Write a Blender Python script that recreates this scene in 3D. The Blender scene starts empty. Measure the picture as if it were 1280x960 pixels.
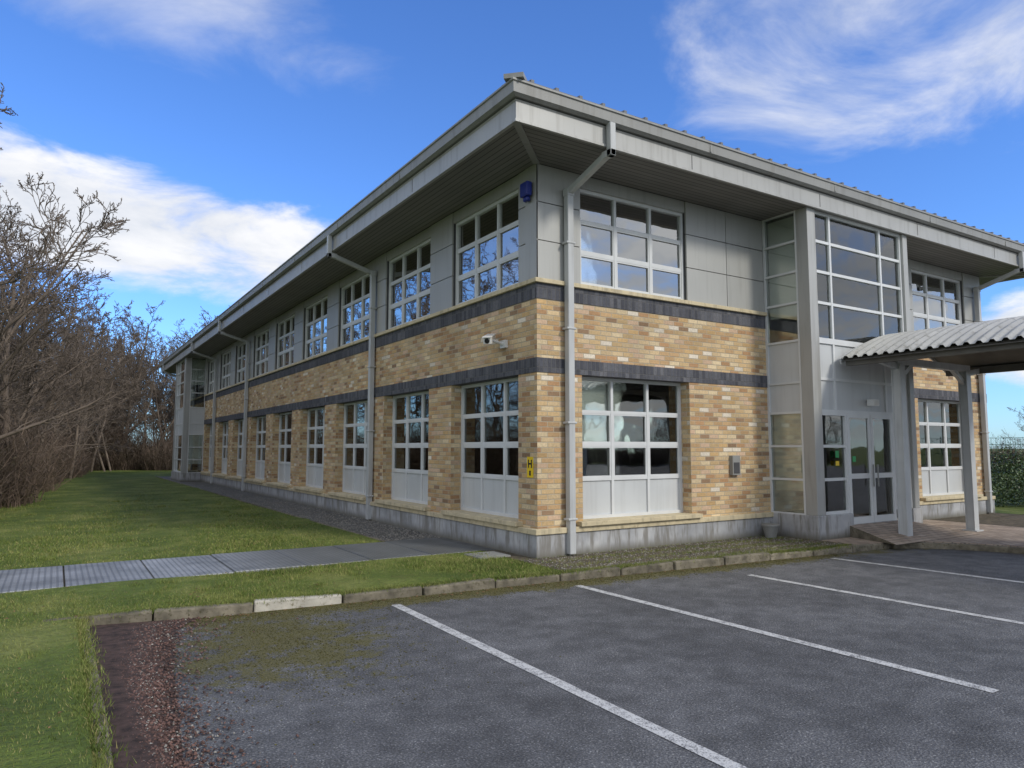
import bpy, math, random
import numpy as np
from mathutils import Vector, Matrix
random.seed(7); RNG=np.random.default_rng(7)
scene=bpy.context.scene
COL=scene.collection

# ------------------------------------------------------------------ helpers
def lin(r,g,b):
    f=lambda v:(v/255/12.92) if v/255<=.04045 else ((v/255+.055)/1.055)**2.4
    return (f(r),f(g),f(b),1)

class NT:
    def __init__(s,tree): s.t=tree; s.n=tree.nodes; s.l=tree.links
    def new(s,typ,**kw):
        n=s.n.new(typ)
        for k,v in kw.items(): setattr(n,k,v)
        return n
    def put(s,sock,v):
        if isinstance(v,bpy.types.NodeSocket): s.l.new(v,sock)
        else: sock.default_value=v
    def m(s,op,a,b=None,c=None,clamp=False):
        n=s.new('ShaderNodeMath',operation=op); n.use_clamp=clamp
        s.put(n.inputs[0],a)
        if b is not None: s.put(n.inputs[1],b)
        if c is not None: s.put(n.inputs[2],c)
        return n.outputs[0]
    def noise(s,vec,scale,detail=4,rough=.55,dist=0):
        n=s.new('ShaderNodeTexNoise'); n.inputs['Scale'].default_value=scale
        n.inputs['Detail'].default_value=detail; n.inputs['Roughness'].default_value=rough
        n.inputs['Distortion'].default_value=dist
        if vec is not None: s.l.new(vec,n.inputs['Vector'])
        return n.outputs['Fac']
    def ramp(s,fac,stops,interp='LINEAR'):
        n=s.new('ShaderNodeValToRGB'); n.color_ramp.interpolation=interp
        e=n.color_ramp.elements
        while len(e)<len(stops): e.new(.5)
        for i,(p,c) in enumerate(stops):
            e[i].position=p; e[i].color=c if len(c)==4 else (*c,1)
        s.l.new(fac,n.inputs['Fac']); return n.outputs['Color']
    def smooth(s,v,a,b,lo=0.,hi=1.):
        n=s.new('ShaderNodeMapRange',interpolation_type='SMOOTHSTEP')
        s.put(n.inputs['Value'],v)
        n.inputs['From Min'].default_value=a; n.inputs['From Max'].default_value=b
        n.inputs['To Min'].default_value=lo; n.inputs['To Max'].default_value=hi
        return n.outputs['Result']
    def mix(s,fac,a,b,mode='MIX'):
        n=s.new('ShaderNodeMix',data_type='RGBA',blend_type=mode)
        s.put(n.inputs[0],fac); s.put(n.inputs[6],a); s.put(n.inputs[7],b)
        return n.outputs[2]
    def xyz(s,v):
        n=s.new('ShaderNodeSeparateXYZ'); s.l.new(v,n.inputs[0]); return n.outputs
    def comb(s,x,y,z):
        n=s.new('ShaderNodeCombineXYZ')
        for i,v in enumerate((x,y,z)): s.put(n.inputs[i],v)
        return n.outputs[0]
    def bump(s,h,strength=.3,dist=.01):
        n=s.new('ShaderNodeBump'); n.inputs['Strength'].default_value=strength
        n.inputs['Distance'].default_value=dist; s.l.new(h,n.inputs['Height']); return n.outputs[0]

def mat(name):
    m=bpy.data.materials.new(name); m.use_nodes=True
    t=NT(m.node_tree); b=m.node_tree.nodes['Principled BSDF']
    pos=t.new('ShaderNodeNewGeometry')
    return m,t,b,pos

def simple(name,col,rough=.6,metal=0.,var=.12,scale=3.,stain=None,bumps=0.,spec=None,island=0.,streak=0.):
    m,t,b,g=mat(name)
    n=t.noise(g.outputs['Position'],scale,2)
    dark=tuple(c*(1-var*1.6) for c in col[:3])+(1,); lite=tuple(min(1,c*(1+var)) for c in col[:3])+(1,)
    c=t.ramp(n,[(.3,dark),(.7,lite)])
    if island:
        r=t.smooth(g.outputs['Random Per Island'],0,1,1-island,1+island)
        c=t.mix(1.,c,t.comb(r,r,r),'MULTIPLY')
    if stain:
        n2=t.noise(g.outputs['Position'],scale*3.1,4,.7)
        c=t.mix(t.smooth(n2,.52,.72,0,stain[1]),c,stain[0])
    if streak:
        P=t.xyz(g.outputs['Position'])
        v=t.comb(t.m('MULTIPLY',P[0],9.),t.m('MULTIPLY',P[1],9.),t.m('MULTIPLY',P[2],.7))
        c=t.mix(t.smooth(t.noise(v,1.,3,.6),.48,.72,0,streak),c,lin(104,100,90))
    t.put(b.inputs['Base Color'],c)
    b.inputs['Roughness'].default_value=rough; b.inputs['Metallic'].default_value=metal
    if spec is not None: b.inputs['Specular IOR Level'].default_value=spec
    if bumps:
        t.put(b.inputs['Normal'],t.bump(t.noise(g.outputs['Position'],scale*12,3),bumps,.01))
    return m

class MB:
    def __init__(s): s.v=[]; s.f=[]; s.mi=[]; s.mats=[]
    def midx(s,m):
        if m not in s.mats: s.mats.append(m)
        return s.mats.index(m)
    def box(s,x0,x1,y0,y1,z0,z1,m):
        if x0>x1:x0,x1=x1,x0
        if y0>y1:y0,y1=y1,y0
        i=len(s.v); k=s.midx(m)
        s.v+=[(x0,y0,z0),(x1,y0,z0),(x1,y1,z0),(x0,y1,z0),(x0,y0,z1),(x1,y0,z1),(x1,y1,z1),(x0,y1,z1)]
        for f in ((0,3,2,1),(4,5,6,7),(0,1,5,4),(1,2,6,5),(2,3,7,6),(3,0,4,7)):
            s.f.append(tuple(i+j for j in f)); s.mi.append(k)
    def poly(s,pts,m):
        i=len(s.v); s.v+=[tuple(p) for p in pts]; s.f.append(tuple(range(i,i+len(pts)))); s.mi.append(s.midx(m))
    def prism(s,pts,z0,z1,m):
        n=len(pts); i=len(s.v); k=s.midx(m)
        s.v+=[(p[0],p[1],z0) for p in pts]+[(p[0],p[1],z1) for p in pts]
        s.f.append(tuple(i+n+j for j in range(n))); s.mi.append(k)
        s.f.append(tuple(i+j for j in reversed(range(n)))); s.mi.append(k)
        for j in range(n):
            s.f.append((i+j,i+(j+1)%n,i+n+(j+1)%n,i+n+j)); s.mi.append(k)
    def obox(s,a,b,w,h,m):
        a=Vector(a); b=Vector(b); d=(b-a).normalized()
        up=Vector((0,0,1)) if abs(d.z)<.95 else Vector((0,1,0))
        r=d.cross(up).normalized(); u=r.cross(d)
        i=len(s.v); k=s.midx(m)
        for p in (a,b):
            for (q,e) in ((-1,-1),(1,-1),(1,1),(-1,1)):
                s.v.append(tuple(p+r*q*w/2+u*e*h/2))
        for f in ((0,1,2,3),(7,6,5,4),(0,4,5,1),(1,5,6,2),(2,6,7,3),(3,7,4,0)):
            s.f.append(tuple(i+j for j in f)); s.mi.append(k)
    def cyl(s,a,b,r0,r1,m,n=12):
        a=Vector(a); b=Vector(b); d=(b-a).normalized()
        up=Vector((0,0,1)) if abs(d.z)<.95 else Vector((0,1,0))
        r=d.cross(up).normalized(); u=r.cross(d); i=len(s.v); k=s.midx(m)
        for p,rr in ((a,r0),(b,r1)):
            for j in range(n):
                t=2*math.pi*j/n; s.v.append(tuple(p+r*math.cos(t)*rr+u*math.sin(t)*rr))
        for j in range(n):
            s.f.append((i+j,i+(j+1)%n,i+n+(j+1)%n,i+n+j)); s.mi.append(k)
        s.f.append(tuple(i+n+j for j in range(n))); s.mi.append(k)
        s.f.append(tuple(i+j for j in reversed(range(n)))); s.mi.append(k)
    def build(s,name,parent=None,bevel=0,loc=None,smooth=False):
        me=bpy.data.meshes.new(name); me.from_pydata(s.v,[],s.f)
        for m in s.mats: me.materials.append(m)
        me.polygons.foreach_set('material_index',s.mi)
        me.update()
        o=bpy.data.objects.new(name,me); COL.objects.link(o)
        if parent: o.parent=parent
        if loc: o.location=loc
        if bevel:
            b=o.modifiers.new('bevel','BEVEL'); b.width=bevel; b.segments=2; b.limit_method='ANGLE'
        return o
def empty(name,loc=(0,0,0)):
    e=bpy.data.objects.new(name,None); COL.objects.link(e); e.location=loc; return e
def npmesh(name,V,Fc,m,parent=None,k=3):
    me=bpy.data.meshes.new(name); n=len(Fc)
    me.vertices.add(len(V)); me.vertices.foreach_set('co',np.asarray(V,dtype=np.float32).ravel())
    me.loops.add(n*k); me.loops.foreach_set('vertex_index',np.asarray(Fc,dtype=np.int32).ravel())
    me.polygons.add(n); me.polygons.foreach_set('loop_start',np.arange(0,n*k,k,dtype=np.int32))
    me.materials.append(m); me.update(calc_edges=True); me.validate()
    o=bpy.data.objects.new(name,me); COL.objects.link(o)
    if parent: o.parent=parent
    return o

# ------------------------------------------------------------------ materials
def brick_mat(name,bw,bh,stops,mortar,mj=.010,half=True,voff=0.):
    m,t,b,g=mat(name)
    P=t.xyz(g.outputs['Position']); Nn=t.xyz(g.outputs['True Normal'])
    side=t.m('GREATER_THAN',t.m('ABSOLUTE',Nn[0]),.5)
    u=t.m('ADD',t.m('MULTIPLY',P[1],side),t.m('MULTIPLY',P[0],t.m('SUBTRACT',1.,side)))
    u=t.m('ADD',u,50.); v=t.m('ADD',P[2],voff)
    vr=t.m('DIVIDE',v,bh); row=t.m('FLOOR',vr)
    sh=t.m('MULTIPLY',t.m('MODULO',row,2.),.5 if half else 0.)
    uu=t.m('ADD',t.m('DIVIDE',u,bw),sh); col=t.m('FLOOR',uu)
    fu=t.m('FRACT',uu); fv=t.m('FRACT',vr)
    n=t.noise(g.outputs['Position'],28,3,.65)
    wob=t.m('MULTIPLY',t.m('SUBTRACT',n,.5),.09)
    a=t.smooth(t.m('ADD',fu,t.m('MULTIPLY',wob,.5)),mj/bw*.7,mj/bw*1.3); c=t.smooth(t.m('ADD',fv,wob),mj/bh*.6,mj/bh*1.4)
    mask=t.m('MULTIPLY',a,c)
    w=t.new('ShaderNodeTexWhiteNoise',noise_dimensions='3D')
    t.l.new(t.comb(col,row,side),w.inputs['Vector'])
    base=t.ramp(w.outputs['Value'],stops,'CONSTANT')
    w2v=t.xyz(w.outputs['Color'])[1]
    val=t.m('ADD',t.m('MULTIPLY',w2v,.26),t.m('MULTIPLY',n,.8))
    big=t.noise(g.outputs['Position'],.9,3)
    k=t.m('MULTIPLY',t.m('ADD',val,.48),t.smooth(big,.3,.7,.86,1.1))
    base=t.mix(1.,base,t.comb(k,k,k),'MULTIPLY')
    colr=t.mix(mask,mortar,base)
    t.put(b.inputs['Base Color'],colr); b.inputs['Roughness'].default_value=.88
    b.inputs['Specular IOR Level'].default_value=.25
    t.put(b.inputs['Normal'],t.bump(t.m('ADD',mask,t.m('MULTIPLY',n,.6)),.6,.008))
    return m
BR=brick_mat('buff_brick',.225,.075,[(0,lin(190,163,122)),(.18,lin(198,174,136)),(.36,lin(182,151,112)),
  (.50,lin(194,166,138)),(.60,lin(172,136,100)),(.70,lin(206,186,150)),(.82,lin(188,157,112)),(.90,lin(146,120,94)),(.95,lin(212,201,182))],lin(178,166,144),.012)
SL=brick_mat('slate_blue_soldier_brick',.075,.235,[(0,lin(82,83,89)),(.4,lin(92,93,98)),(.7,lin(74,75,81)),(.9,lin(100,100,104))],lin(100,99,98),.009,False)
STONE=simple('cream_cast_stone',lin(204,190,156),.8,var=.08,scale=2.5,stain=(lin(150,136,105),.6),bumps=.15,streak=.35)
def plinth_mat():
    m,t,b,g=mat('painted_plinth')
    P=t.xyz(g.outputs['Position'])
    n=t.noise(g.outputs['Position'],1.6,4,.6)
    v=t.comb(t.m('MULTIPLY',P[0],6.),t.m('MULTIPLY',P[1],6.),t.m('MULTIPLY',P[2],.8))
    st=t.noise(v,1.5,4,.65)
    c=t.ramp(n,[(.3,lin(142,144,146)),(.55,lin(172,173,174)),(.75,lin(192,192,190))])
    c=t.mix(t.smooth(st,.44,.64,0,.8),c,lin(116,112,103))
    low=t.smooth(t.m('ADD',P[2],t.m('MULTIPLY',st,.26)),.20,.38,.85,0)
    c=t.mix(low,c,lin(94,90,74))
    t.put(b.inputs['Base Color'],c); b.inputs['Roughness'].default_value=.85
    t.put(b.inputs['Normal'],t.bump(n,.3,.02)); return m
PL=plinth_mat()
CLAD=simple('grey_cladding_panel',lin(168,168,163),.42,var=.05,scale=.8,metal=.1,island=.035,streak=.16)
CLAD2=simple('light_grey_panel',lin(194,197,197),.45,var=.05,scale=1.2,streak=.1)
GAP=simple('dark_joint',lin(72,72,74),.8)
FR=simple('pale_window_frame',lin(208,210,209),.4,var=.04)
FASC=simple('grey_fascia_metal',lin(168,168,164),.45,var=.05,scale=1.1,metal=.1,streak=.28)
GUT=simple('gutter_metal',lin(144,144,140),.5,var=.06,scale=1.5,streak=.35)
SOF=simple('soffit_plank_metal',lin(120,118,113),.5,var=.08,scale=1.,island=.08)
PIPE=simple('downpipe_metal',lin(184,186,185),.42,var=.05,scale=2,streak=.2)
BLIND=simple('window_blind',lin(226,226,220),.9,var=.04)
DARK=simple('interior_dark',lin(96,96,98),.9)
INT=simple('interior_wall',lin(226,224,216),.9)
CARPET=simple('interior_carpet',lin(80,82,88),.95)
WHITE=simple('white_plastic',lin(228,228,224),.35,var=.03)
BLACK=simple('black_plastic',lin(28,28,30),.4)
BLUE=simple('blue_plastic',lin(24,44,130),.35)
YEL=simple('yellow_sign_plate',lin(232,196,20),.5,var=.04)
GREENS=simple('green_sticker',lin(40,150,80),.5)
ROOF=simple('roof_sheet',lin(112,114,116),.5,var=.08)
def glass_mat(name,base,tint):
    m,t,b,g=mat(name)
    t.n.remove(b); out=t.n['Material Output']
    tr=t.new('ShaderNodeBsdfTransparent'); tr.inputs[0].default_value=tint
    gl=t.new('ShaderNodeBsdfGlossy'); gl.inputs['Roughness'].default_value=.02
    gl.inputs['Color'].default_value=(.97,.98,.96,1)
    fr=t.new('ShaderNodeFresnel'); fr.inputs['IOR'].default_value=1.52
    bp=t.bump(t.noise(g.outputs['Position'],2.2,1),.05,.05)
    t.l.new(bp,gl.inputs['Normal'])
    f=t.m('ADD',base,fr.outputs[0],clamp=True)
    mx=t.new('ShaderNodeMixShader'); t.l.new(f,mx.inputs[0]); t.l.new(tr.outputs[0],mx.inputs[1]); t.l.new(gl.outputs[0],mx.inputs[2])
    t.l.new(mx.outputs[0],out.inputs[0]); return m
GL=glass_mat('window_glass',.09,(.92,.95,.93,1))
GL2=glass_mat('solar_window_glass',.32,(.84,.87,.86,1))

# ------------------------------------------------------------------ OFFICE BUILDING
BLD=empty('office_building')
LX,LY=13.3,35.0
def fb(mb,side,s0,s1,d0,d1,z0,z1,m):
    if side=='F': mb.box(s0,s1,-d1,-d0,z0,z1,m)
    else: mb.box(-d1,-d0,s0,s1,z0,z1,m)
winF=[(.82,3.1),(10.2,12.48)]
bayF=(5.1,8.3)
winL=[(.5+3.08*i,.5+3.08*i+2.18) for i in range(9)]+[(31.9,34.08)]
bayL=(27.7,30.9)
T=.30
brick=MB(); plinth=MB(); stone=MB(); slate=MB(); clad=MB()
for side,wins,bay,L in (('F',winF,bayF,LX),('L',winL,bayL,LY)):
    st=0 if side=='F' else T
    ops=sorted(wins+[bay])
    c=st
    for a,b_ in ops+[(L,L)]:
        if a>c: fb(brick,side,c,a,-T,0,.5,2.75,BR)
        c=b_
    for a,b_ in ((st,bay[0]),(bay[1],L)):
        e=.05 if side=='F' and a==0 else 0
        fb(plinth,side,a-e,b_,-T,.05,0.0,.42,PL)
        fb(stone,side,a-e*1.6,b_,-T,.08,.42,.5,STONE)
        e2=.012 if e else 0
        fb(slate,side,a-e2,b_,-T,.012,2.75,2.965,SL)
        fb(brick,side,a,b_,-T,0,2.965,3.84,BR)
        fb(slate,side,a-e2,b_,-T,.012,3.84,4.07,SL)
        e3=.06 if e else 0
        fb(stone,side,a-e3,b_,-T,.06,4.07,4.135,STONE)
    for a,b_ in wins:
        fb(stone,side,a-.12,b_+.12,-.02,.13,.502,.57,STONE)
        fb(stone,side,a,b_,-T,-.02,.502,.57,STONE)
    c=st if side=='L' else 0
    for a,b_ in ops+[(L,L)]:
        if a>c:
            fb(clad,side,c,a,-.25,-.03,4.135,5.88,GAP)
            g=.007
            segs=[(c,a)] if a-c<1.3 else [(c,(a+c)/2),((a+c)/2,a)]
            for p,q in segs:
                for z0,z1 in ((4.135,4.72),(4.72,5.3),(5.3,5.88)):
                    fb(clad,side,(p if p==c and c<=T else p+g),q-g,-.03,-.0,z0+g,z1-g,CLAD)
        c=b_
    for a,b_ in wins:
        fb(clad,side,a,b_,-.25,-.02,5.68,5.88,CLAD)
clad.box(-.0005,.02,0.0,T,4.14,5.88,CLAD)
brick.build('brick_walls',BLD); plinth.build('plinth',BLD,bevel=.01); stone.build('cast_stone_courses',BLD,bevel=.008)
slate.build('slate_bands',BLD); clad.build('cladding_panels',BLD)

wf=MB(); wg=MB(); wb=MB()
def window(side,a,b_,zs,cols,d,panel_rows=(),glass=GL,blind=None,thick=()):
    w=.05; D0,D1=d-.07,d
    z0,z1=zs[0],zs[-1]
    fb(wf,side,a,a+w,D0,D1,z0,z1,FR); fb(wf,side,b_-w,b_,D0,D1,z0,z1,FR)
    fb(wf,side,a+w,b_-w,D0,D1,z0,z0+w,FR); fb(wf,side,a+w,b_-w,D0,D1,z1-w,z1,FR)
    xs=[a+(b_-a)*i/cols for i in range(cols+1)] if isinstance(cols,int) else list(cols)
    for x in xs[1:-1]: fb(wf,side,x-w/2,x+w/2,D0,D1-.004,z0+w,z1-w,FR)
    for i,z in enumerate(zs[1:-1]):
        for k in range(len(xs)-1):
            l=xs[k]+(w if k==0 else w/2); r=xs[k+1]-(w if k==len(xs)-2 else w/2)
            fb(wf,side,l,r,D0,D1-.008,z-w/2,z+w/2,FR)
    for i in range(len(zs)-1):
        for k in range(len(xs)-1):
            l=xs[k]+(w if k==0 else w/2); r=xs[k+1]-(w if k==len(xs)-2 else w/2)
            bt=zs[i]+(w if i==0 else w/2); tp=zs[i+1]-(w if i==len(zs)-2 else w/2)
            if i in panel_rows: fb(wb,side,l,r,d-.05,d-.03,bt,tp,CLAD2)
            else:
                fb(wg,side,l,r,d-.046,d-.040,bt,tp,glass)
                if i in thick:
                    q=.024
                    fb(wf,side,l,l+q,d-.036,d-.012,bt,tp,FR); fb(wf,side,r-q,r,d-.036,d-.012,bt,tp,FR)
                    fb(wf,side,l+q,r-q,d-.036,d-.012,bt,bt+q,FR); fb(wf,side,l+q,r-q,d-.036,d-.012,tp-q,tp,FR)
    if blind:
        for k in range(len(xs)-1):
            zb=blind(k)
            if zb is None: continue
            fb(wb,side,xs[k]+.02,xs[k+1]-.02,d-.12,d-.112,zb,z1-.03,BLIND)
            fb(wb,side,xs[k]+.02,xs[k+1]-.02,d-.125,d-.105,zb-.03,zb,BLIND)
ZL=[.57,1.17,1.70,2.21,2.75]; ZU=[4.135,4.66,5.17,5.68]
rr=random.Random(3)
for side,wins in (('F',winF),('L',winL)):
    for n_,(a,b_) in enumerate(wins):
        base=1.72 if rr.random()<.75 else rr.choice([1.3,2.2])
        if side=='F' and n_==0: base=1.66
        if side=='L' and n_==0: base=1.76
        window(side,a,b_,ZL,3,-.2,(0,),GL,lambda k:base+rr.uniform(-.012,.012),thick=(1,2))
        bu=4.9 if rr.random()<.6 else rr.choice([5.15,4.5])
        if side=='F': bu=4.22
        window(side,a,b_,ZU,3,-.07,(),GL2,lambda k:bu+rr.uniform(-.01,.01),thick=(0,1))
def bay(side,a,b_,dp,mainbay):
    fb(plinth2,side,a-.03,b_+.03 if not mainbay else a+.98,0,dp+.03,0.,.5,PL)
    if mainbay: fb(plinth2,side,8.0,b_+.03,0,dp+.03,0.,.5,PL)
    c=.23
    fb(cols_,side,a,a+c,dp-c,dp,.5,5.88,FASC)
    fb(cols_,side,b_-.16,b_,dp-.16,dp,.5,5.88,FASC)
    zs=[.5,1.1,1.68,2.27,2.8,3.54,4.22,4.78,5.33,5.88]
    xs=[a+c,a+.72,b_-.88,b_-.16]
    if mainbay:
        window(side,xs[0],xs[3],zs[5:],xs,dp-.05,(),GL,None)
        window(side,xs[0],xs[3],[2.27,2.86,3.54],xs,dp-.05,(0,1),GL,None)
        window(side,xs[0],6.1,[.5,1.1,1.68,2.27],[xs[0],6.1],dp-.05,(),GL,None)
        window(side,7.55,xs[3],[.5,1.1,1.68,2.27],[7.55,xs[3]],dp-.05,(),GL,None)
    else:
        window(side,xs[0],xs[3],zs,xs,dp-.05,(3,4),GL2,None)
    for s_,sgn in ((a,1),(b_,-1)):
        e=c if sgn==1 else .16
        for i in range(len(zs)-1):
            z0,z1=zs[i]+.02,zs[i+1]-.02
            m=CLAD2 if i in (3,4) else GL
            lo,hi=s_+sgn*.03,s_+sgn*.038
            tgt=wb if m is CLAD2 else wg
            fb(tgt,side,min(lo,hi),max(lo,hi),.04,dp-e-.035,z0,z1,m)
        for z in zs:
            lo,hi=sorted((s_+sgn*.002,s_+sgn*.07))
            fb(wf,side,lo,hi,.04,dp-e-.035,max(z-.02,.5),min(z+.02,5.88),FR)
        lo,hi=sorted((s_,s_+sgn*.07))
        fb(wf,side,lo,hi,0,.04,.5,5.88,FR); fb(wf,side,lo,hi,dp-e-.035,dp-e,.5,5.88,FR)
        lo,hi=sorted((s_+sgn*.10,s_+sgn*.108))
        fb(wb,side,lo,hi,.05,dp-e-.05,4.0 if mainbay else 4.6,5.82,BLIND); fb(wb,side,lo,hi,.05,dp-e-.05,.9,2.25,BLIND)
plinth2=MB(); cols_=MB()
bay('F',bayF[0],bayF[1],.95,True); bay('L',bayL[0],bayL[1],.9,False)
plinth2.build('bay_plinth',BLD,bevel=.01); cols_.build('bay_columns',BLD,bevel=.008)
for x0,x1,zb in ((5.4,5.8,4.5),(5.84,7.4,4.25),(7.44,8.1,4.6)):
    wb.box(x0,x1,-.76,-.752,zb,5.8,BLIND)
wf.build('window_frames',BLD); wg.build('window_glass',BLD); wb.build('blinds_and_panels',BLD)
dr=MB()
for a,b_ in ((6.1,6.82),(6.83,7.55)):
    y=-.91
    dr.box(a,a+.075,y,y+.05,.3,2.27,FR); dr.box(b_-.075,b_,y,y+.05,.3,2.27,FR)
    dr.box(a+.075,b_-.075,y,y+.05,.3,.42,FR); dr.box(a+.075,b_-.075,y,y+.05,2.19,2.27,FR); dr.box(a+.075,b_-.075,y,y+.05,1.1,1.19,FR)
    dr.box(a+.075,b_-.075,y+.02,y+.027,.42,1.1,GL); dr.box(a+.075,b_-.075,y+.02,y+.027,1.19,2.19,GL)
dr.cyl((6.76,-.97,.95),(6.76,-.97,1.35),.012,.012,GUT); dr.cyl((6.90,-.97,.95),(6.90,-.97,1.35),.012,.012,GUT)
dr.box(6.25,6.35,-.895,-.892,1.4,1.5,GREENS); dr.box(5.72,5.82,-.91,-.906,1.48,1.6,GREENS); dr.box(5.72,5.82,-.91,-.906,1.34,1.42,YEL)
dr.box(6.08,7.57,-.95,-.6,.1,.3,PL)
dr.build('entrance_doors',BLD)
lamp=MB(); lamp.box(6.75,6.95,-1.03,-.9,2.42,2.54,WHITE); lamp.box(6.77,6.93,-1.04,-1.02,2.44,2.52,BLIND); lamp.build('door_bulkhead_light',BLD,bevel=.01)

it=MB()
it.box(.32,LX-.3,.32,LY-.3,.1,.3,CARPET)
it.box(5.2,8.2,-.85,.32,.2,.302,INT)
it.box(.305,LX-.3,.305,LY-.3,2.9,3.5,INT)
it.box(.305,LX-.3,.305,LY-.3,5.95,6.1,INT)
for z0,z1 in ((.3,2.9),(3.5,5.95)):
    it.box(4.6,4.7,4.6,LY-1,z0,z1,INT); it.box(4.7,LX-.5,4.6,4.7,z0,z1,INT)
    it.box(4.2,4.3,.32,4.6,z0,z1,DARK); it.box(9.3,9.4,.32,4.6,z0,z1,INT)
    for y in (6.25,12.4,18.6,24.8): it.box(.35,4.6,y-.05,y+.05,z0,z1,INT)
it.box(4.3,9.3,.75,.85,.3,2.9,INT)
for y in (1.6,4.6,8,11,14,17): 
    it.box(1.2,2.6,y-.4,y+.4,1.0,1.04,INT); it.box(1.3,1.35,y-.3,y+.3,.3,1.0,DARK); it.box(2.4,2.45,y-.3,y+.3,.3,1.0,DARK)
    it.box(1.8,1.85,y-.28,y+.28,1.12,1.45,BLACK)
it.box(LX-.3,LX,0.31,LY,0,5.88,BR); it.box(0.31,LX-.3,LY-.3,LY-.001,0,5.88,BR)
it.build('interior',BLD)

so=MB(); O=1.0; X1,Y1=LX,LY
ST=.1
for k in range(10):
    a=k*ST+.004; b_=(k+1)*ST-.008
    z=5.88
    so.poly([(-a,-a,z),(-b_,-b_,z),(-b_,Y1+b_,z),(-a,Y1+a,z)],SOF)
    so.poly([(-a,-a,z),(X1+a,-a,z),(X1+b_,-b_,z),(-b_,-b_,z)],SOF)
    so.poly([(X1+a,-a,z),(X1+a,Y1+a,z),(X1+b_,Y1+b_,z),(X1+b_,-b_,z)],SOF)
    so.poly([(-a,Y1+a,z),(-b_,Y1+b_,z),(X1+b_,Y1+b_,z),(X1+a,Y1+a,z)],SOF)
so.poly([(-O,-O,5.9),(X1+O,-O,5.9),(X1+O,Y1+O,5.9),(-O,Y1+O,5.9)],GAP)
so.obox((.0,.0,5.872),(-O,-O,5.872),.10,.02,GUT)
so.obox((X1,.0,5.872),(X1+O,-O,5.872),.10,.02,GUT)
so.build('soffit',BLD)
def sweep(profile,m,name,closed=True):
    mb=MB(); k=mb.midx(m)
    rings=[]
    for cx,cy,sx,sy in ((0,0,-1,-1),(X1,0,1,-1),(X1,Y1,1,1),(0,Y1,-1,1)):
        i=len(mb.v); mb.v+=[(cx+sx*o,cy+sy*o,z) for o,z in profile]; rings.append(i)
    n=len(profile)
    for r in range(4):
        A_,B_=rings[r],rings[(r+1)%4]
        for j in range(n if closed else n-1):
            mb.f.append((A_+j,B_+j,B_+(j+1)%n,A_+(j+1)%n)); mb.mi.append(k)
    return mb.build(name,BLD)
sweep([(.99,5.865),(1.03,5.865),(1.03,5.90),(1.01,5.91),(1.01,6.14),(1.03,6.16),(.9,6.18),(.9,5.91)],FASC,'fascia')
sweep([(1.0,6.182),(1.06,6.182),(1.11,6.21),(1.12,6.34),(1.14,6.35),(1.14,6.375),(1.08,6.38),(1.0,6.37)],GUT,'gutter')
sweep([(1.07,6.385),(1.11,6.395),(1.10,6.41),(.9,6.43),(-3.0,6.88),(-3.0,6.8),(.9,6.39)],ROOF,'roof_edge')
rf=MB(); rf.box(3,X1-3,3,Y1-3,6.8,6.885,ROOF)
x=-.8
while x<X1+.9:
    r=max(0,min(x+1,X1+1-x,4)); 
    if r>.15: rf.obox((x,-1.09,6.425),(x,-1.09+r,6.425+r*.118),.05,.055,ROOF)
    x+=.4
y=-.8
while y<Y1+.9:
    r=max(0,min(y+1,Y1+1-y,4))
    if r>.15: rf.obox((-1.09,y,6.405),(-1.09+r,y,6.405+r*.118),.05,.04,ROOF)
    y+=.4
rf.obox((-1.12,-1.12,6.41),(2.9,2.9,6.9),.26,.06,GUT)
for x in (2.2,5.4,8.6,11.8): rf.box(x,x+.012,-1.013,-1.009,5.91,6.14,GAP); rf.box(x+.3,x+.33,-1.124,-1.10,6.22,6.34,GUT)
for y in (2.2,5.4,8.6,11.8,15,18.2,21.4,24.6,27.8,31): rf.box(-1.013,-1.009,y,y+.012,5.91,6.14,GAP); rf.box(-1.124,-1.10,y+.3,y+.33,6.22,6.34,GUT)
rf.build('roof',BLD)
dp=MB()
def pipe(side,s):
    w=.055
    fb(dp,side,s-w,s+w,.03,.14,.12,5.50,PIPE)
    for z in (.6,2.0,3.4,4.7): fb(dp,side,s-w-.03,s+w+.03,.012,.15,z,z+.035,PIPE)
    P=lambda d,z:((s,-d,z) if side=='F' else (-d,s,z))
    dp.obox(P(.085,5.5),P(1.02,5.78),.095,.09,PIPE)
    dp.obox(P(.085,5.44),P(.085,5.56),.13,.13,PIPE)
    fb(dp,side,s-.05,s+.05,1.035,1.13,5.72,6.2,PIPE)
    fb(dp,side,s-.05,s+.05,.92,1.13,5.72,5.82,PIPE)
pipe('F',.53); pipe('F',12.95)
for y in (6.3,18.6,24.8,34.6): pipe('L',y)
dp.build('downpipes',BLD,bevel=.012)
cc=MB()
cc.box(-.05,0,.80,.95,3.2,3.32,WHITE); cc.cyl((-.04,.875,3.26),(-.25,.85,3.30),.022,.022,WHITE)
cc.build('cctv_bracket',None)
cb=MB(); a=Vector((-.12,1.08,3.38)); b_=Vector((-.42,.72,3.26)); cb.obox(a,b_,.12,.10,WHITE); cb.obox(a+Vector((0,0,.06)),b_+(b_-a)*.12+Vector((0,0,.06)),.145,.015,WHITE)
cb.cyl(b_,b_+(b_-a).normalized()*.015,.04,.04,BLACK); 
CC=empty('security_camera'); bpy.data.objects['cctv_bracket'].parent=CC; cb.build('camera_housing',CC,bevel=.012)
al=MB(); al.prism([(-.12,.08),(-.02,.08),(-.02,.28),(-.12,.28)],5.40,5.62,BLUE); al.prism([(-.09,.12),(-.02,.12),(-.02,.24),(-.09,.24)],5.33,5.40,BLUE)
al.build('alarm_box',bevel=.02)
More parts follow.
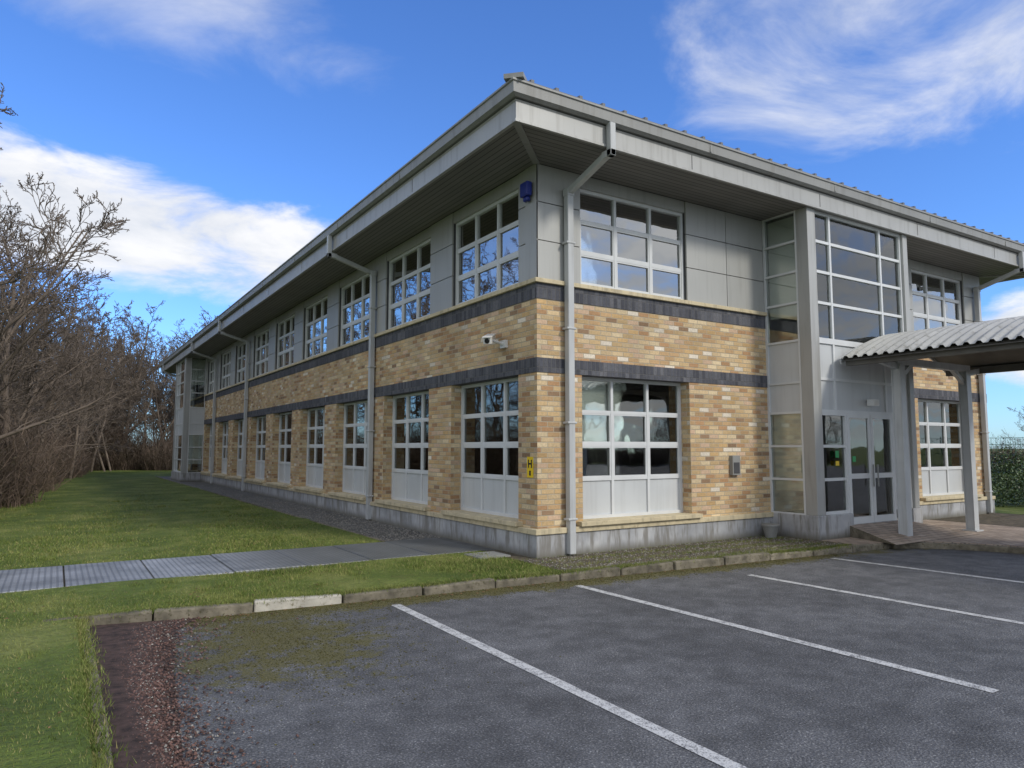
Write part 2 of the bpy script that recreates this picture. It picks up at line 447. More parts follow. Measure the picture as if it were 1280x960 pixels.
hs=MB(); hs.box(-.006,0-.001,.1,.26,1.22,1.52,YEL); hs.box(-.0085,-.006,.13,.155,1.36,1.48,BLACK); hs.box(-.0085,-.006,.205,.23,1.36,1.48,BLACK); hs.box(-.0085,-.006,.155,.205,1.408,1.432,BLACK)
hs.box(-.0085,-.006,.16,.2,1.25,1.32,BLACK); hs.build('hydrant_sign')
mb_=MB(); mb_.box(4.04,4.24,-.07,0,1.18,1.52,GUT); mb_.box(4.07,4.21,-.078,-.07,1.21,1.40,GAP); mb_.build('meter_box',bevel=.02)
pt=MB(); pt.cyl((4.72,-.28,.1),(4.72,-.28,.3),.09,.14,GUT,16); pt.cyl((4.72,-.28,.3),(4.72,-.28,.33),.155,.155,GUT,16); pt.build('plant_pot')

# ------------------------------------------------------------------ CANOPY
CAN=empty('entrance_canopy')
CM=simple('canopy_sheet',lin(180,179,172),.5,var=.08,scale=2,stain=(lin(130,126,112),.7)); CMD=simple('canopy_steel',lin(190,192,191),.45,var=.05,streak=.2)
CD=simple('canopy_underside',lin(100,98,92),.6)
def arc(t):
    x=5.8+t*3.7; return x, 3.22+.56*(1-abs(2*t-1)**1.7)
V=[];Fq=[]; NA=18
ys=[];y=-1.0
while y>-14: 
    ys+= [(y,0),(y-.07,0),(y-.10,.04),(y-.15,.04)]; y-=.18
for (y,h) in ys:
    for i in range(NA+1):
        x,z=arc(i/NA); V.append((x,y,z+h))
for j in range(len(ys)-1):
    for i in range(NA):
        p=j*(NA+1)+i; Fq.append((p,p+1,p+NA+2,p+NA+1))
npmesh('ribbed_roof',V,Fq,CM,CAN,4)
cn=MB()
for i in range(NA):
    x0,z0=arc(i/NA); x1,z1=arc((i+1)/NA)
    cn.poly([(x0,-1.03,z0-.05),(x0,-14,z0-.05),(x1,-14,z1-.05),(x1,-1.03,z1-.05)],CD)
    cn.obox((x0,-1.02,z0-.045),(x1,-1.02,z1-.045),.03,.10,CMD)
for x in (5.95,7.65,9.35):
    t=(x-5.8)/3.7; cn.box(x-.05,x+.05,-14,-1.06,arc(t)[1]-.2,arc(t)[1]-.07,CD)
for y in (-1.65,-5.6,-9.7,-13.6):
    for x,sg in ((6.5,-1),(8.78,1)):
        cn.box(x-.08,x+.08,y-.08,y-.065,.05,3.1,CMD); cn.box(x-.08,x+.08,y+.065,y+.08,.05,3.1,CMD); cn.box(x-.06,x+.06,y-.065,y+.065,.05,3.1,CMD)
        cn.box(x-.13,x+.13,y-.13,y+.13,.05,.12,CMD)
        cn.obox((x,y,3.05),(x+sg*.55,y,3.15),.08,.10,CMD)
        cn.obox((x,y,2.85),(x-sg*.5,y,3.17),.07,.08,CMD)
    cn.box(6.4,8.9,y-.06,y+.06,3.1,3.22,CMD)
cn.build('canopy_frame',CAN)

# ------------------------------------------------------------------ GROUND
def asphalt():
    m,t,b,g=mat('asphalt'); pos=g.outputs['Position']; P=t.xyz(pos)
    fine=t.noise(pos,75,3,.75); v=t.new('ShaderNodeTexVoronoi'); v.inputs['Scale'].default_value=60; t.l.new(pos,v.inputs['Vector'])
    big=t.noise(pos,.5,4,.6); mid=t.noise(pos,4,4,.65)
    c=t.ramp(fine,[(.3,(.036,.037,.038,1)),(.5,(.098,.099,.102,1)),(.7,(.26,.26,.262,1))])
    chip=t.m('MULTIPLY',t.m('GREATER_THAN',t.xyz(v.outputs['Color'])[0],.8),t.smooth(v.outputs['Distance'],.45,.1))
    c=t.mix(t.m('MULTIPLY',chip,.8),c,(.38,.38,.37,1))
    k=t.m('MULTIPLY',t.smooth(big,.3,.7,.74,1.2),t.smooth(mid,.3,.7,.78,1.18))
    c=t.mix(1.,c,t.comb(k,k,k),'MULTIPLY')
    dx=t.m('DIVIDE',t.m('ADD',P[0],4.15),1.25); dy=t.m('DIVIDE',t.m('ADD',P[1],2.15),1.8)
    e=t.m('SUBTRACT',1.,t.m('ADD',t.m('MULTIPLY',dx,dx),t.m('MULTIPLY',dy,dy)))
    kd=t.m('SUBTRACT',t.m('SUBTRACT',-.8,t.m('MULTIPLY',t.m('ADD',P[0],5.45),.083)),P[1])
    e2=t.m('MULTIPLY',t.smooth(kd,.0,.85,1.55,-.6),t.smooth(P[0],1.5,5,1.,.6))
    mm=t.m('MAXIMUM',t.m('MULTIPLY',e,1.05),e2)
    mn=t.noise(pos,3.4,7,.8); ms=t.m('ADD',t.m('MULTIPLY',mn,4.4),t.m('SUBTRACT',mm,2.75))
    ms=t.smooth(ms,-.05,.4,0,.9)
    mc=t.ramp(fine,[(.35,lin(60,55,32)),(.5,lin(92,88,42)),(.7,lin(122,114,66))])
    c=t.mix(ms,c,mc)
    t.put(b.inputs['Base Color'],c); b.inputs['Roughness'].default_value=.8
    t.put(b.inputs['Normal'],t.bump(t.m('ADD',fine,t.m('MULTIPLY',v.outputs['Distance'],-.6)),.7,.012))
    return m
ASP=asphalt()
def grassmat(name,blade=False):
    m,t,b,g=mat(name); pos=g.outputs['Position']
    n=t.noise(pos,.8,6,.7); f=t.noise(pos,22 if not blade else 5,3,.7)
    c=t.ramp(n,[(.34,lin(78,96,42)),(.5,lin(100,116,52)),(.64,lin(132,138,76))])
    c=t.mix(t.smooth(f,.35,.7,0,.6),c,lin(80,86,46) if not blade else lin(138,144,82))
    if blade:
        r=t.smooth(g.outputs['Random Per Island'],0,1,.6,1.3); c=t.mix(1.,c,t.comb(r,r,r),'MULTIPLY')
        c=t.mix(t.m('MULTIPLY',t.m('GREATER_THAN',g.outputs['Random Per Island'],.88),.8),c,lin(160,148,102))
    else:
        c=t.mix(t.smooth(t.noise(pos,2.1,5,.7),.58,.7,0,.55),c,lin(104,94,60))
    t.put(b.inputs['Base Color'],c); b.inputs['Roughness'].default_value=.75; b.inputs['Specular IOR Level'].default_value=.2
    if not blade: t.put(b.inputs['Normal'],t.bump(f,.8,.05))
    return m
GR=grassmat('lawn_grass_ground'); GB=grassmat('grass_blade',True)
SOIL=simple('soil_gravel',lin(92,82,66),.95,var=.35,scale=9,stain=(lin(92,94,48),.85),bumps=.8)
MUL=simple('bark_mulch',lin(74,58,52),.95,var=.4,scale=14,bumps=.9)
CHIP=simple('mulch_chip',lin(100,76,68),.9,var=.2,scale=9,island=.5)
PEB=simple('gravel_chip',lin(140,136,128),.85,var=.1,scale=9,island=.45)
LEAF=simple('fallen_leaf',lin(116,90,62),.8,var=.2,scale=9,island=.45)
WETP=simple('wet_dark_path',lin(96,96,93),.55,var=.22,scale=2.2,stain=(lin(70,72,62),.6),bumps=.4)
def slabmat():
    m,t,b,g=mat('ribbed_concrete_slab'); pos=g.outputs['Position']; P=t.xyz(pos)
    n=t.noise(pos,1.8,4,.65)
    c=t.ramp(n,[(.3,lin(120,123,124)),(.5,lin(152,155,158)),(.7,lin(176,179,183))])
    r=t.smooth(g.outputs['Random Per Island'],0,1,.84,1.1); c=t.mix(1.,c,t.comb(r,r,r),'MULTIPLY')
    dk=t.smooth(t.m('ADD',P[0],t.m('MULTIPLY',n,1.6)),-3.2,-1.6,0,.7); c=t.mix(dk,c,lin(76,78,72))
    gx=t.smooth(t.m('SINE',t.m('MULTIPLY',P[1],78.)),.35,.8); gy=t.smooth(t.m('SINE',t.m('MULTIPLY',P[0],98.)),.35,.8)
    w=t.m('MAXIMUM',gx,gy)
    t.put(b.inputs['Base Color'],t.mix(t.m('MULTIPLY',w,.5),c,lin(62,66,70))); b.inputs['Roughness'].default_value=.45
    t.put(b.inputs['Normal'],t.bump(t.m('SUBTRACT',1.,w),.6,.01)); return m
SLAB=slabmat()
KERB=simple('concrete_kerb',lin(120,113,97),.9,var=.3,scale=7,stain=(lin(68,64,38),.95),bumps=.6,island=.2)
KERBW=simple('pale_kerb',lin(180,175,162),.85,var=.18,scale=6,stain=(lin(110,104,80),.9),bumps=.3)
def pavemat():
    m,t,b,g=mat('paving_blocks'); br=t.new('ShaderNodeTexBrick'); t.l.new(g.outputs['Position'],br.inputs['Vector'])
    br.inputs['Scale'].default_value=1; br.inputs['Brick Width'].default_value=.2; br.inputs['Row Height'].default_value=.1; br.inputs['Mortar Size'].default_value=.006
    br.inputs['Color1'].default_value=lin(160,142,124); br.inputs['Color2'].default_value=lin(182,164,146); br.inputs['Mortar'].default_value=lin(100,96,84)
    n=t.noise(g.outputs['Position'],2,4); k=t.smooth(n,.3,.7,.7,1.1)
    t.put(b.inputs['Base Color'],t.mix(1.,br.outputs['Color'],t.comb(k,k,k),'MULTIPLY')); b.inputs['Roughness'].default_value=.85; return m
PAVE=pavemat()
g=MB(); g.poly([(-1500,-1500,-.03),(1500,-1500,-.03),(1500,1500,-.03),(-1500,1500,-.03)],GR); g.build('ground')
g=MB(); g.poly([(-5.5,-45,0),(60,-45,0),(60,-.6,0),(-5.5,-.6,0)],ASP); g.build('parking_lot')
def kl(x): return -.8-(x+5.45)*.083
def gridlawn(x0,x1,y0,y1,nx,ny,edge=None,z=.1,amp=.02):
    V=[];Fc=[]
    for j in range(ny+1):
        for i in range(nx+1):
            x=x0+(x1-x0)*i/nx; ya=y0 if edge is None else edge(x)
            y=ya+(y1-ya)*j/ny
            V.append((x,y,z+amp*(math.sin(x*1.7+y*.9)*math.cos(y*1.3-x*.4))*(0 if j in(0,) else 1)))
    for j in range(ny):
        for i in range(nx): p=j*(nx+1)+i; Fc.append((p,p+1,p+nx+2,p+nx+1))
    return V,Fc
LW=empty('lawn')
V,Fc=gridlawn(-80,-5.62,-45,1.0,60,60); npmesh('lawn_side',V,Fc,GR,LW,4)
V,Fc=gridlawn(-5.62,-.35,0,1.0,30,8,edge=lambda x:kl(x)+.12); npmesh('lawn_strip',V,Fc,GR,LW,4)
V,Fc=gridlawn(-80,-1.15,2.75,90,80,80); npmesh('lawn_main',V,Fc,GR,LW,4)
g=MB(); g.poly([(-1.15,34.9,.098),(80,34.9,.098),(80,90,.098),(-1.15,90,.098)],GR); g.poly([(13.3,-.6,.098),(60,-.6,.098),(60,34.9,.098),(13.3,34.9,.098)],GR); g.build('lawn_back',LW)
g=MB(); g.poly([(-1.15,1.0,.09),(0,1.0,.09),(0,36,.09),(-1.15,36,.09)],WETP)
g.poly([(-.35,kl(-.35)+.1,.095),(5.1,kl(5.1)+.1,.095),(5.1,0,.095),(-.35,0,.095)],SOIL); g.poly([(-.35,0,.095),(0,0,.095),(0,1.0,.095),(-.35,1.0,.095)],SOIL)
g.build('gravel_border')
e=MB(); y=2.8
while y<35: e.box(-1.2,-1.15,y,y+.9,.02,.115,KERB); y+=.912
e.build('path_edging')
pa=MB(); x=-1.17
pa.box(-30,-1.15,1.0,2.75,.0,.085,SOIL)
while x>-14:
    pa.box(x-.89,x,1.02,2.72,.02,.112+random.uniform(-.006,.006),SLAB); x-=.905
pa.box(-1.15,-.25,1.02,1.9,.02,.108,SLAB); pa.box(-1.15,-.25,1.92,2.8,.02,.105,SLAB)
pa.build('slab_path',bevel=.008)
mh=MB(); mh.box(-.75,-.25,.32,.8,.05,.115,GUT); mh.box(-.71,-.29,.36,.76,.115,.122,GUT); mh.build('manhole_cover')
kb=MB(); dirk=Vector((1,-.083,0)).normalized(); p=Vector((-5.88,kl(-5.88),0)); i=0
rk=random.Random(5)
while p.x<5.9:
    q=p+dirk*.89
    a=p+Vector((0,.06+rk.uniform(-.016,.016),.035+rk.uniform(-.022,.012))); b2=q+Vector((0,.06+rk.uniform(-.016,.016),.035+rk.uniform(-.022,.012)))
    kb.obox(a,b2,.12,.13 if i!=2 else .15,KERBW if i==2 else KERB); p=p+dirk*.905; i+=1
y=-1.0
while y>-30: kb.obox((-5.56,y,.03),(-5.56+rk.uniform(-.01,.01),y-.9,.03+rk.uniform(-.01,.01)),.08,.12,KERB); y-=.912
pts=[(5.9,-1.75),(6.3,-1.95),(6.7,-2.4),(7.0,-3.0),(7.1,-4),(7.15,-5.5),(7.15,-14)]
for a,b2 in zip(pts,pts[1:]): kb.obox((a[0],a[1],.03),(b2[0],b2[1],.03),.12,.12,KERB)
kb.build('kerb',bevel=.018)
g=MB(); g.prism([(5.1,-1.62)]+[(x+.06,y+.03) for x,y in pts]+[(10.2,-14),(10.2,-.6),(10.2,0),(8.3,0),(8.3,-.98),(5.1,-.98)],.0,.1,PAVE)
g.build('entrance_pavement')
rp=MB()
rp.poly([(5.95,-.96,.3),(7.7,-.96,.3),(8.3,-2.0,.104),(5.6,-2.0,.104)][::-1],PAVE); rp.poly([(5.95,-.96,.3),(5.6,-2.0,.104),(5.95,-.96,.1)],KERB); rp.poly([(7.7,-.96,.3),(7.7,-.96,.1),(8.3,-2.0,.104)],KERB)
rp.build('entrance_ramp')
g=MB(); g.poly([(10.2,-3.2,.09),(60,-3.2,.09),(60,-.6,.09),(10.2,-.6,.09)],SOIL); g.poly([(10.2,-.6,.094),(13.3,-.6,.094),(13.3,0,.094),(10.2,0,.094)],SOIL); g.build('shrub_bed')
k2=MB(); x=10.2
while x<30: k2.box(x,x+.9,-3.32,-3.2,0,.12,KERB); x+=.91
k2.build('kerb')
def linemat():
    m,t,b,g=mat('worn_white_paint'); pos=g.outputs['Position']
    n=t.noise(pos,9,6,.8); f=t.noise(pos,90,2,.7)
    w=t.smooth(t.m('ADD',n,t.m('MULTIPLY',f,.9)),.74,1.02,0,.92)
    t.put(b.inputs['Base Color'],t.mix(w,(.13,.13,.135,1),(.62,.62,.60,1))); b.inputs['Roughness'].default_value=.7
    t.put(b.inputs['Normal'],t.bump(f,.4,.006)); return m
LN=linemat()
g=MB()
for x,xe,ye,ys_ in ((-2.74,-2.8,-6.2,.32),(-.47,-.38,-6.05,.32),(1.86,1.95,-6.1,.75),(4.06,4.45,-6.3,.3)):
    g.poly([(xe-.05,ye,.004),(xe+.05,ye,.004),(x+.05,kl(x)-ys_,.004),(x-.05,kl(x)-ys_,.004)],LN)
g.build('parking_bay_markings')
g=MB(); g.poly([(-5.52,-9,.012),(-5.22,-9,.005),(-5.2,-4.3,.005),(-5.02,-2.5,.005),(-4.85,-1.3,.005),(-4.6,-.86,.005),(-5.52,-.78,.03)],MUL); g.build('mulch_strip')

def chips(name,n,xf,size,m,parent=None,flat=.4,zf=.01):
    V=np.zeros((n*4,3)); Fc=np.zeros((n*4,3),int)
    for i in range(n):
        x,y,z=xf(); s=size*RNG.uniform(.5,1.5); a=RNG.uniform(0,6.28)
        c,sn=math.cos(a),math.sin(a)
        for j,(px,py,pz) in enumerate(((-1,-.4,0),(1,-.3,0),(.1,.7,0),(RNG.uniform(-.4,.4),0,flat))):
            V[i*4+j]=(x+s*(px*c-py*sn),y+s*(px*sn+py*c),z+s*pz+(0 if j==3 else RNG.uniform(0,.3)*s*flat))
        b=i*4; Fc[i*4:i*4+4]=[(b,b+1,b+3),(b+1,b+2,b+3),(b+2,b,b+3),(b,b+2,b+1)]
    return npmesh(name,V,Fc,m,parent)
def mp():
    y=RNG.uniform(-7,-.85); w=.38+ (.35*max(0,(y+2.5)/1.7) if y>-2.5 else 0)
    x=-5.5+abs(RNG.normal(0,.55))*w*1.15; return x,y,.008
chips('mulch_chips',13000,mp,.013,CHIP,None,.8)
chips('mulch_pebbles',2400,mp,.010,PEB,None,.9)
def vp(): 
    x=RNG.uniform(-.35,5.0); return x,RNG.uniform(kl(x)+.13,-.06),.095
chips('gravel_verge',3000,vp,.012,PEB,None,.9)
def lp():
    x=RNG.uniform(-1.13,-.06); y=2.8+RNG.exponential(6); return x,min(y,34),.09
chips('path_gravel',5000,lp,.016,PEB,None,.8)
def leafsc():
    while True:
        r=RNG.random()
        if r<.35: x=RNG.uniform(-5.4,5); return x,kl(x)-abs(RNG.normal(0,.08))-.02,.006
        if r<.75: x,y,z=RNG.uniform(-9,-.5),RNG.uniform(-4,1),.125
        else: return RNG.uniform(-9,-1.3),RNG.uniform(3,12),.125
        if x>-5.6 and y<kl(x)+.15: continue
        return x,y,z
chips('fallen_leaves',600,leafsc,.016,LEAF,None,.35)
def mossf():
    while True:
        if RNG.random()<.4: x,y=-4.15+RNG.normal(0,.55),-2.0+RNG.normal(0,.8)
        else: x=RNG.uniform(-5,4.5); y=kl(x)-abs(RNG.normal(0,.2))-.01
        if x>-5.4 and y<kl(x)-.01: return x,y,.001
MOSS=simple('moss_clump',lin(90,86,44),.95,var=.25,scale=6,island=.35)
chips('moss_clumps',15000,mossf,.007,MOSS,None,.7)

def blades(name,n,xf,h,w):
    pts=np.array([xf() for _ in range(n)]); a=RNG.uniform(0,6.28,n); hh=h*RNG.uniform(.5,1.4,n); lean=RNG.normal(0,.45,(n,2))*hh[:,None]
    d=np.stack([np.cos(a),np.sin(a)],1)*w
    V=np.zeros((n,3,3)); V[:,0,:2]=pts[:,:2]-d; V[:,1,:2]=pts[:,:2]+d; V[:,2,:2]=pts[:,:2]+lean
    V[:,:,2]=pts[:,2:3]-.01; V[:,2,2]+=hh
    return npmesh(name,V.reshape(-1,3),np.arange(n*3).reshape(n,3),GB,LW)
def g1():
    y=-7+8*RNG.random(); return -5.6-(RNG.random()**1.3)*4.2,y,.1
blades('grass_near',90000,g1,.028,.0035)
def g2():
    x=RNG.uniform(-5.6,-.35); return x,RNG.uniform(kl(x)+.1,1.0),.1
blades('grass_strip',45000,g2,.028,.0035)
def g3():
    y=2.78+RNG.exponential(5.5); return RNG.uniform(-9,-1.22),min(y,30+RNG.random()*5),.1
blades('grass_far',70000,g3,.034,.006)
def g4():
    y=RNG.uniform(-8,-.8); return -5.6+RNG.normal(0,.05),y,.1
blades('grass_edge',7000,g4,.038,.0035)
def g5():
    x=-.35+RNG.random()**.8*5.2; y=RNG.uniform(kl(x)+.1,-.1)
    return x+.1*RNG.normal(),min(-.08,round(y*2.5)/2.5+RNG.normal(0,.06)),.095
blades('verge_weeds',8000,g5,.035,.004)
def g6():
    x=-5.6+RNG.random()**1.3*10.6; return x,kl(x)+.10+RNG.normal(0,.04),.09
blades('kerb_grass',18000,g6,.04,.0035)
TUFT=[(RNG.uniform(-9,-1.6),RNG.uniform(3.2,16)) for _ in range(60)]+[(RNG.uniform(-8,-5.8),RNG.uniform(-5,.6)) for _ in range(25)]+[(RNG.uniform(-5.4,-.6),RNG.uniform(-.5,.8)) for _ in range(25)]
def g7():
    x,y=TUFT[RNG.integers(0,len(TUFT))]; return x+RNG.normal(0,.06),y+RNG.normal(0,.06),.1
blades('grass_tufts',9000,g7,.06,.004)

# ------------------------------------------------------------------ TREES
BARK=simple('bare_bark',lin(112,100,88),.9,var=.2,scale=2)
def gen_tree(seed,h,nb=(13,7,6,4),minr=.007,low=.18,multi=1):
    r=np.random.default_rng(seed); V=[];Fc=[]
    def tube(pts,r0,r1,k):
        base=len(V); n=len(pts)
        for i,p in enumerate(pts):
            d=(pts[min(i+1,n-1)]-pts[max(i-1,0)]); d/=np.linalg.norm(d)+1e-9
            up=np.array([0,0,1.]) if abs(d[2])<.9 else np.array([1.,0,0])
            a=np.cross(d,up); a/=np.linalg.norm(a); b=np.cross(a,d); rad=r0+(r1-r0)*i/(n-1)
            for j in range(k):
                t=6.2832*j/k; V.append(p+(a*math.cos(t)+b*math.sin(t))*rad)
        for i in range(n-1):
            for j in range(k): Fc.append((base+i*k+j,base+i*k+(j+1)%k,base+(i+1)*k+(j+1)%k,base+(i+1)*k+j))
    def branch(p,d,L,rad,lev):
        ns=(8,5,4,3,2)[lev]; pts=[p.copy()]; dirs=[d]
        for i in range(ns):
            d=d+r.normal(0,.10+.05*lev,3)+np.array([0,0,.06 if lev>0 else .03]); d/=np.linalg.norm(d)
            pts.append(pts[-1]+d*L/ns); dirs.append(d)
        tube(pts,rad,max(rad*.3,minr*.6),(7,5,4,3,3)[lev])
        if lev>=len(nb): return
        n=nb[lev]
        for c in range(n):
            t=(low if lev==0 else .15)+(1-(low if lev==0 else .15))*(c+r.random())/n
            i=min(int(t*ns),ns-1); f=t*ns-i; q=pts[i]*(1-f)+pts[i+1]*f
            dd=dirs[i]; rv=r.normal(0,1,3); rv-=dd*rv.dot(dd); rv/=np.linalg.norm(rv)
            ang=r.uniform(.45,1.0); nd=dd*math.cos(ang)+rv*math.sin(ang); nd[2]=nd[2]*.8+.12; nd/=np.linalg.norm(nd)
            fl=(1-.65*t) if lev==0 else (1-.5*t)
            branch(q,nd,L*(.52,.5,.5,.5)[lev]*fl*r.uniform(.7,1.2),max(rad*(1-.7*t)*.5,minr),lev+1)
    for s in range(multi):
        o=np.array([r.normal(0,.25),r.normal(0,.25),-.1]) if multi>1 else np.array([0,0,-.1])
        d=np.array([r.normal(0,.18),r.normal(0,.18),1.]) if multi>1 else np.array([r.normal(0,.05),r.normal(0,.05),1.])
        branch(o,d/np.linalg.norm(d),h*r.uniform(.85,1.) ,h*.013/math.sqrt(multi),0)
    return V,Fc
tm=[]
for s,(h,nb,mr,multi) in enumerate(((8,(15,7,6,4),.007,1),(9,(15,7,6,4),.012,1),(8,(12,6,5,4),.010,3))):
    V,Fc=gen_tree(11+s,h,nb,mr,.10,multi)
    o=npmesh('bare_tree_src',V,Fc,BARK,None,4); tm.append(o.data); bpy.data.objects.remove(o)
def tree(x,y,k,s,rot,parent=None,name='bare_tree',zs=1):
    o=bpy.data.objects.new(name,tm[k]); COL.objects.link(o); o.location=(x,y,.08); o.scale=(s,s,s*zs); o.rotation_euler=(0,0,rot)
    if parent: o.parent=parent
    return o
for x,y,k,s in ((-7.3,12.5,0,1.25),(-8.4,15.5,2,1.2),(-7.1,18,0,1.2),(-8.6,20,2,1.35),(-6.9,24.5,0,1.2),(-7.2,30,2,1.3),(-6.0,35,2,1.25),(-5.0,41,1,1.2),(-3.4,46,2,1.2),(-8.6,27,1,1.35),(-6.8,43,1,1.3),(-9.4,12,2,1.3),(-7.6,22,2,1.1),(-6.6,38,1,1.2)):
    tree(x,y,k,s,random.uniform(0,6.28))
DT=empty('distant_trees')
for i in range(54):
    x=random.uniform(-13,7); y=random.uniform(48,66); tree(x,y,random.choice((1,2)),random.uniform(1.05,1.45),random.uniform(0,6.28),DT,'tree')
for i in range(14):
    tree(random.uniform(-10,75),random.uniform(-52,-46),random.choice((1,2)),random.uniform(.6,.9),random.uniform(0,6.28),DT,'tree')
for i in range(14):
    tree(random.uniform(46,75),random.uniform(-10,40),random.choice((1,2)),random.uniform(.6,.85),random.uniform(0,6.28),DT,'tree')
def scrub(seed,n,rx,ry,h):
    r=np.random.default_rng(seed); V=[];Fc=[]
    for i in range(n):
        a=r.uniform(0,6.28); q=math.sqrt(r.random()); p=np.array([rx*q*math.cos(a),ry*q*math.sin(a),0.]); hh=h*r.uniform(.3,1)*(1-.4*q*q)
        d=np.array([r.normal(0,.3),r.normal(0,.3),1.]); L=hh; pts=[p]
        for s in range(4):
            d=d/np.linalg.norm(d); pts.append(pts[-1]+d*L/4); d=d+np.array([r.normal(0,.25),r.normal(0,.25),-.05*s])
        def ribbon(pts,rad):
            b=len(V)
            for k,pp in enumerate(pts):
                w=rad*(1-.7*k/(len(pts)-1)); o=np.array([math.cos(a),math.sin(a),0])*w; V.append(pp-o); V.append(pp+o)
            for k in range(len(pts)-1): Fc.append((b+2*k,b+2*k+1,b+2*k+3,b+2*k+2))
        ribbon(pts,.012)
        for c in range(8):
            k=r.integers(1,5); st=pts[k]; dd=np.array([r.normal(0,1),r.normal(0,1),r.uniform(-.1,1.2)]); dd/=np.linalg.norm(dd); l=r.uniform(.25,.8)*h/3.5
            a=r.uniform(0,6.28); ribbon([st,st+dd*l*.5+r.normal(0,.03,3),st+dd*l+r.normal(0,.06,3)],.008)
    return V,Fc
def leafcloud(seed,n,rx,ry,h,size,ncl=40,sp=.13):
    r=np.random.default_rng(seed); V=np.zeros((n,4,3)); 
    cl=r.random((ncl,3)); 
    for i in range(n):
        c=cl[r.integers(0,ncl)]; a=c[0]*6.28; q=math.sqrt(c[1])*.85; z=h*(.05+.85*c[2]*(1-.5*q*q))
        p=np.array([rx*q*math.cos(a),ry*q*math.sin(a),z])+r.normal(0,sp*h**.5,3); p[2]=max(p[2],.03)
        u=r.normal(0,1,3); u/=np.linalg.norm(u); v=np.cross(u,r.normal(0,1,3)); v/=np.linalg.norm(v); s=size*r.uniform(.6,1.4)
        V[i]=[p-u*s,p-v*s*.5,p+u*s,p+v*s*.5]
    return V.reshape(-1,3),np.arange(n*4).reshape(n,4)
SCR=simple('scrub_twigs',lin(102,88,76),.95,var=.3,scale=.5,island=.3)
V,Fc=scrub(2,700,2.4,2.2,3.4); o=npmesh('s',V,Fc,SCR,None,4); sm=o.data; bpy.data.objects.remove(o)
DLEAF=simple('scrub_leaf',lin(80,72,54),.8,var=.35,scale=.6,island=.4)
V,Fc=leafcloud(4,3600,2.5,2.2,1.8,.04,60,.2); o=npmesh('s',V,Fc,DLEAF,None,4); sl=o.data; bpy.data.objects.remove(o)
HG=empty('hedgerow')
def sc(x,y,s,par,zs=None):
    for me in (sm,sl):
        o=bpy.data.objects.new('undergrowth',me); COL.objects.link(o); o.location=(x,y,.05); o.scale=(s,s,s*(zs or random.uniform(.7,1.15))); o.rotation_euler=(0,0,random.uniform(0,6.28)); o.parent=par
y=9
while y<46:
    for dx in (0,-3): sc(-9.4+dx+random.uniform(-.4,.4)+(y-9)*.09,y+random.uniform(-1,1),random.uniform(.85,1.1),HG)
    y+=2.8
for i in range(26): sc(-9+i*.8,random.uniform(44,56) if i<9 else random.uniform(47,56),random.uniform(.9,1.2),HG,random.uniform(.5,1.7))
for i in range(18): sc(-8+i*4.6,-46+random.uniform(-2,2),1.3,HG,.7)
for i in range(14): sc(46+random.uniform(-2,2),-10+i*3.6,1.2,HG,.7)
EV=simple('evergreen_leaf',lin(70,90,48),.5,var=.25,scale=2,island=.45)
V,Fc=leafcloud(9,8000,1.3,1.1,1.7,.035,60,.16); o=npmesh('s',V,Fc,EV,None,4); em=o.data; bpy.data.objects.remove(o)
for x,y,s in ((16.2,.6,.95),(18.8,.4,1.0),(21.5,.8,1.1),(15.4,-1.2,.5),(24,1.5,1.2),(18,-1.8,.6)):
    o=bpy.data.objects.new('evergreen_shrub',em); COL.objects.link(o); o.location=(x,y,.05); o.scale=(s,)*3; o.rotation_euler=(0,0,random.uniform(0,6))
FG=simple('green_fence_metal',lin(40,92,72),.5)
fn=MB(); 
for i in range(24):
    y=-12+i*2.5; fn.box(31,31.06,y,y+.06,.05,2.2,FG)
for i in range(300):
    y=-12+i*.2; fn.box(31.02,31.03,y,y+.012,.1,2.1,FG)
for z in (.3,.8,1.3,1.8,2.1): fn.box(31.0,31.02,-12,48,z,z+.02,FG)
fn.build('mesh_fence')

# ------------------------------------------------------------------ WORLD
SUN_AZ,SUN_EL=math.radians(158),math.radians(34)
w=bpy.data.worlds.new('World'); scene.world=w; w.use_nodes=True; t=NT(w.node_tree)
bg=w.node_tree.nodes['Background']
sky=t.new('ShaderNodeTexSky',sky_type='NISHITA'); sky.sun_disc=False; sky.sun_elevation=SUN_EL; sky.sun_rotation=SUN_AZ
sky.ozone_density=2.0; sky.dust_density=.3; sky.air_density=1.0
hs=t.mix(1.,sky.outputs[0],(.68,1.06,1.70,1),'MULTIPLY')
tc=t.new('ShaderNodeTexCoord'); nrm=t.new('ShaderNodeVectorMath',operation='NORMALIZE'); t.l.new(tc.outputs['Generated'],nrm.inputs[0])
D=t.xyz(nrm.outputs[0])
az=t.m('MULTIPLY',t.m('ARCTAN2',D[0],D[1]),57.2958); el=t.m('MULTIPLY',t.m('ARCSINE',D[2]),57.2958)
cz=t.m('ADD',D[2],.12); cv=t.comb(t.m('DIVIDE',D[0],cz),t.m('DIVIDE',D[1],cz),0.)
n2=t.noise(cv,2.2,7,.6,.5)
n3=t.noise(t.comb(t.m('MULTIPLY',az,.09),t.m('MULTIPLY',el,.2),0.),1.,7,.6,.4)
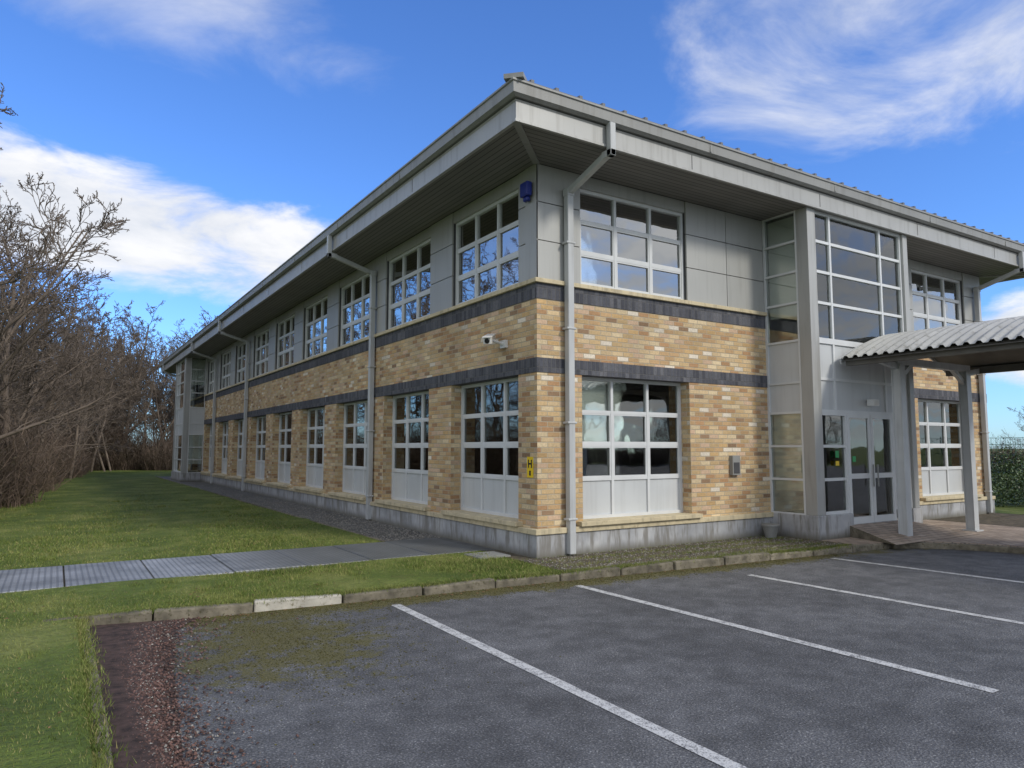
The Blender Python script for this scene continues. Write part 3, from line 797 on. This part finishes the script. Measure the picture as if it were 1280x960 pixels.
def ell(a0,e0,ra,re,tilt=0.):
    da=t.m('SUBTRACT',az,a0); de=t.m('SUBTRACT',t.m('SUBTRACT',el,e0),t.m('MULTIPLY',da,tilt))
    a=t.m('DIVIDE',da,ra); b=t.m('DIVIDE',de,re)
    return t.m('SUBTRACT',1.,t.m('ADD',t.m('MULTIPLY',a,a),t.m('MULTIPLY',b,b)))
def cloud(e,amp,lo,hi,mx,n):
    return t.smooth(t.m('ADD',e,t.m('MULTIPLY',t.m('SUBTRACT',n,.5),amp)),lo,hi,0,mx)
c1=cloud(ell(1,15.5,20,4.8,-.06),3.0,-.1,.8,.95,n3)
c2=cloud(ell(6,31,15,5,-.05),3.6,-.1,1.7,.6,n2)
c3=cloud(ell(63,27,20,6.5,-.10),4.2,-.1,1.9,.9,n2)
c4=cloud(ell(71,7.0,6.5,3.6),1.8,.0,.5,.95,n3)
back=t.smooth(t.m('ABSOLUTE',t.m('SUBTRACT',az,35.)),58,85,0,1)
c5=t.m('MULTIPLY',t.smooth(n2,.34,.56,.5,.95),back)
tot=c1
for c in (c2,c3,c4,c5): tot=t.m('MAXIMUM',tot,c)
tot=t.m('MULTIPLY',tot,t.smooth(el,-1,2,0,1))
shade=t.ramp(t.m('ADD',t.m('MULTIPLY',n3,.6),t.m('MULTIPLY',n2,.4)),[(.38,(5.2,5.5,6.0,1)),(.58,(7.6,7.55,7.5,1))])
t.put(bg.inputs['Color'],t.mix(tot,hs,shade)); bg.inputs['Strength'].default_value=.135
sl_=bpy.data.lights.new('sun','SUN'); sl_.energy=2.2; sl_.angle=math.radians(10); sl_.color=(1,.95,.87)
so_=bpy.data.objects.new('sun',sl_); COL.objects.link(so_)
d=Vector((math.sin(SUN_AZ)*math.cos(SUN_EL),math.cos(SUN_AZ)*math.cos(SUN_EL),math.sin(SUN_EL)))
so_.rotation_euler=d.to_track_quat('Z','Y').to_euler(); so_.location=(20,-30,30)

cam=bpy.data.cameras.new('camera'); co=bpy.data.objects.new('camera',cam); COL.objects.link(co)
co.location=(-5.845,-8.532,1.65); co.rotation_euler=(math.radians(95.1),0,math.radians(-32.4))
cam.sensor_width=36; cam.lens=895/1280*36; cam.clip_end=4000; cam.clip_start=.05
scene.camera=co
scene.view_settings.view_transform='Standard'; scene.view_settings.look='None'; scene.view_settings.exposure=0
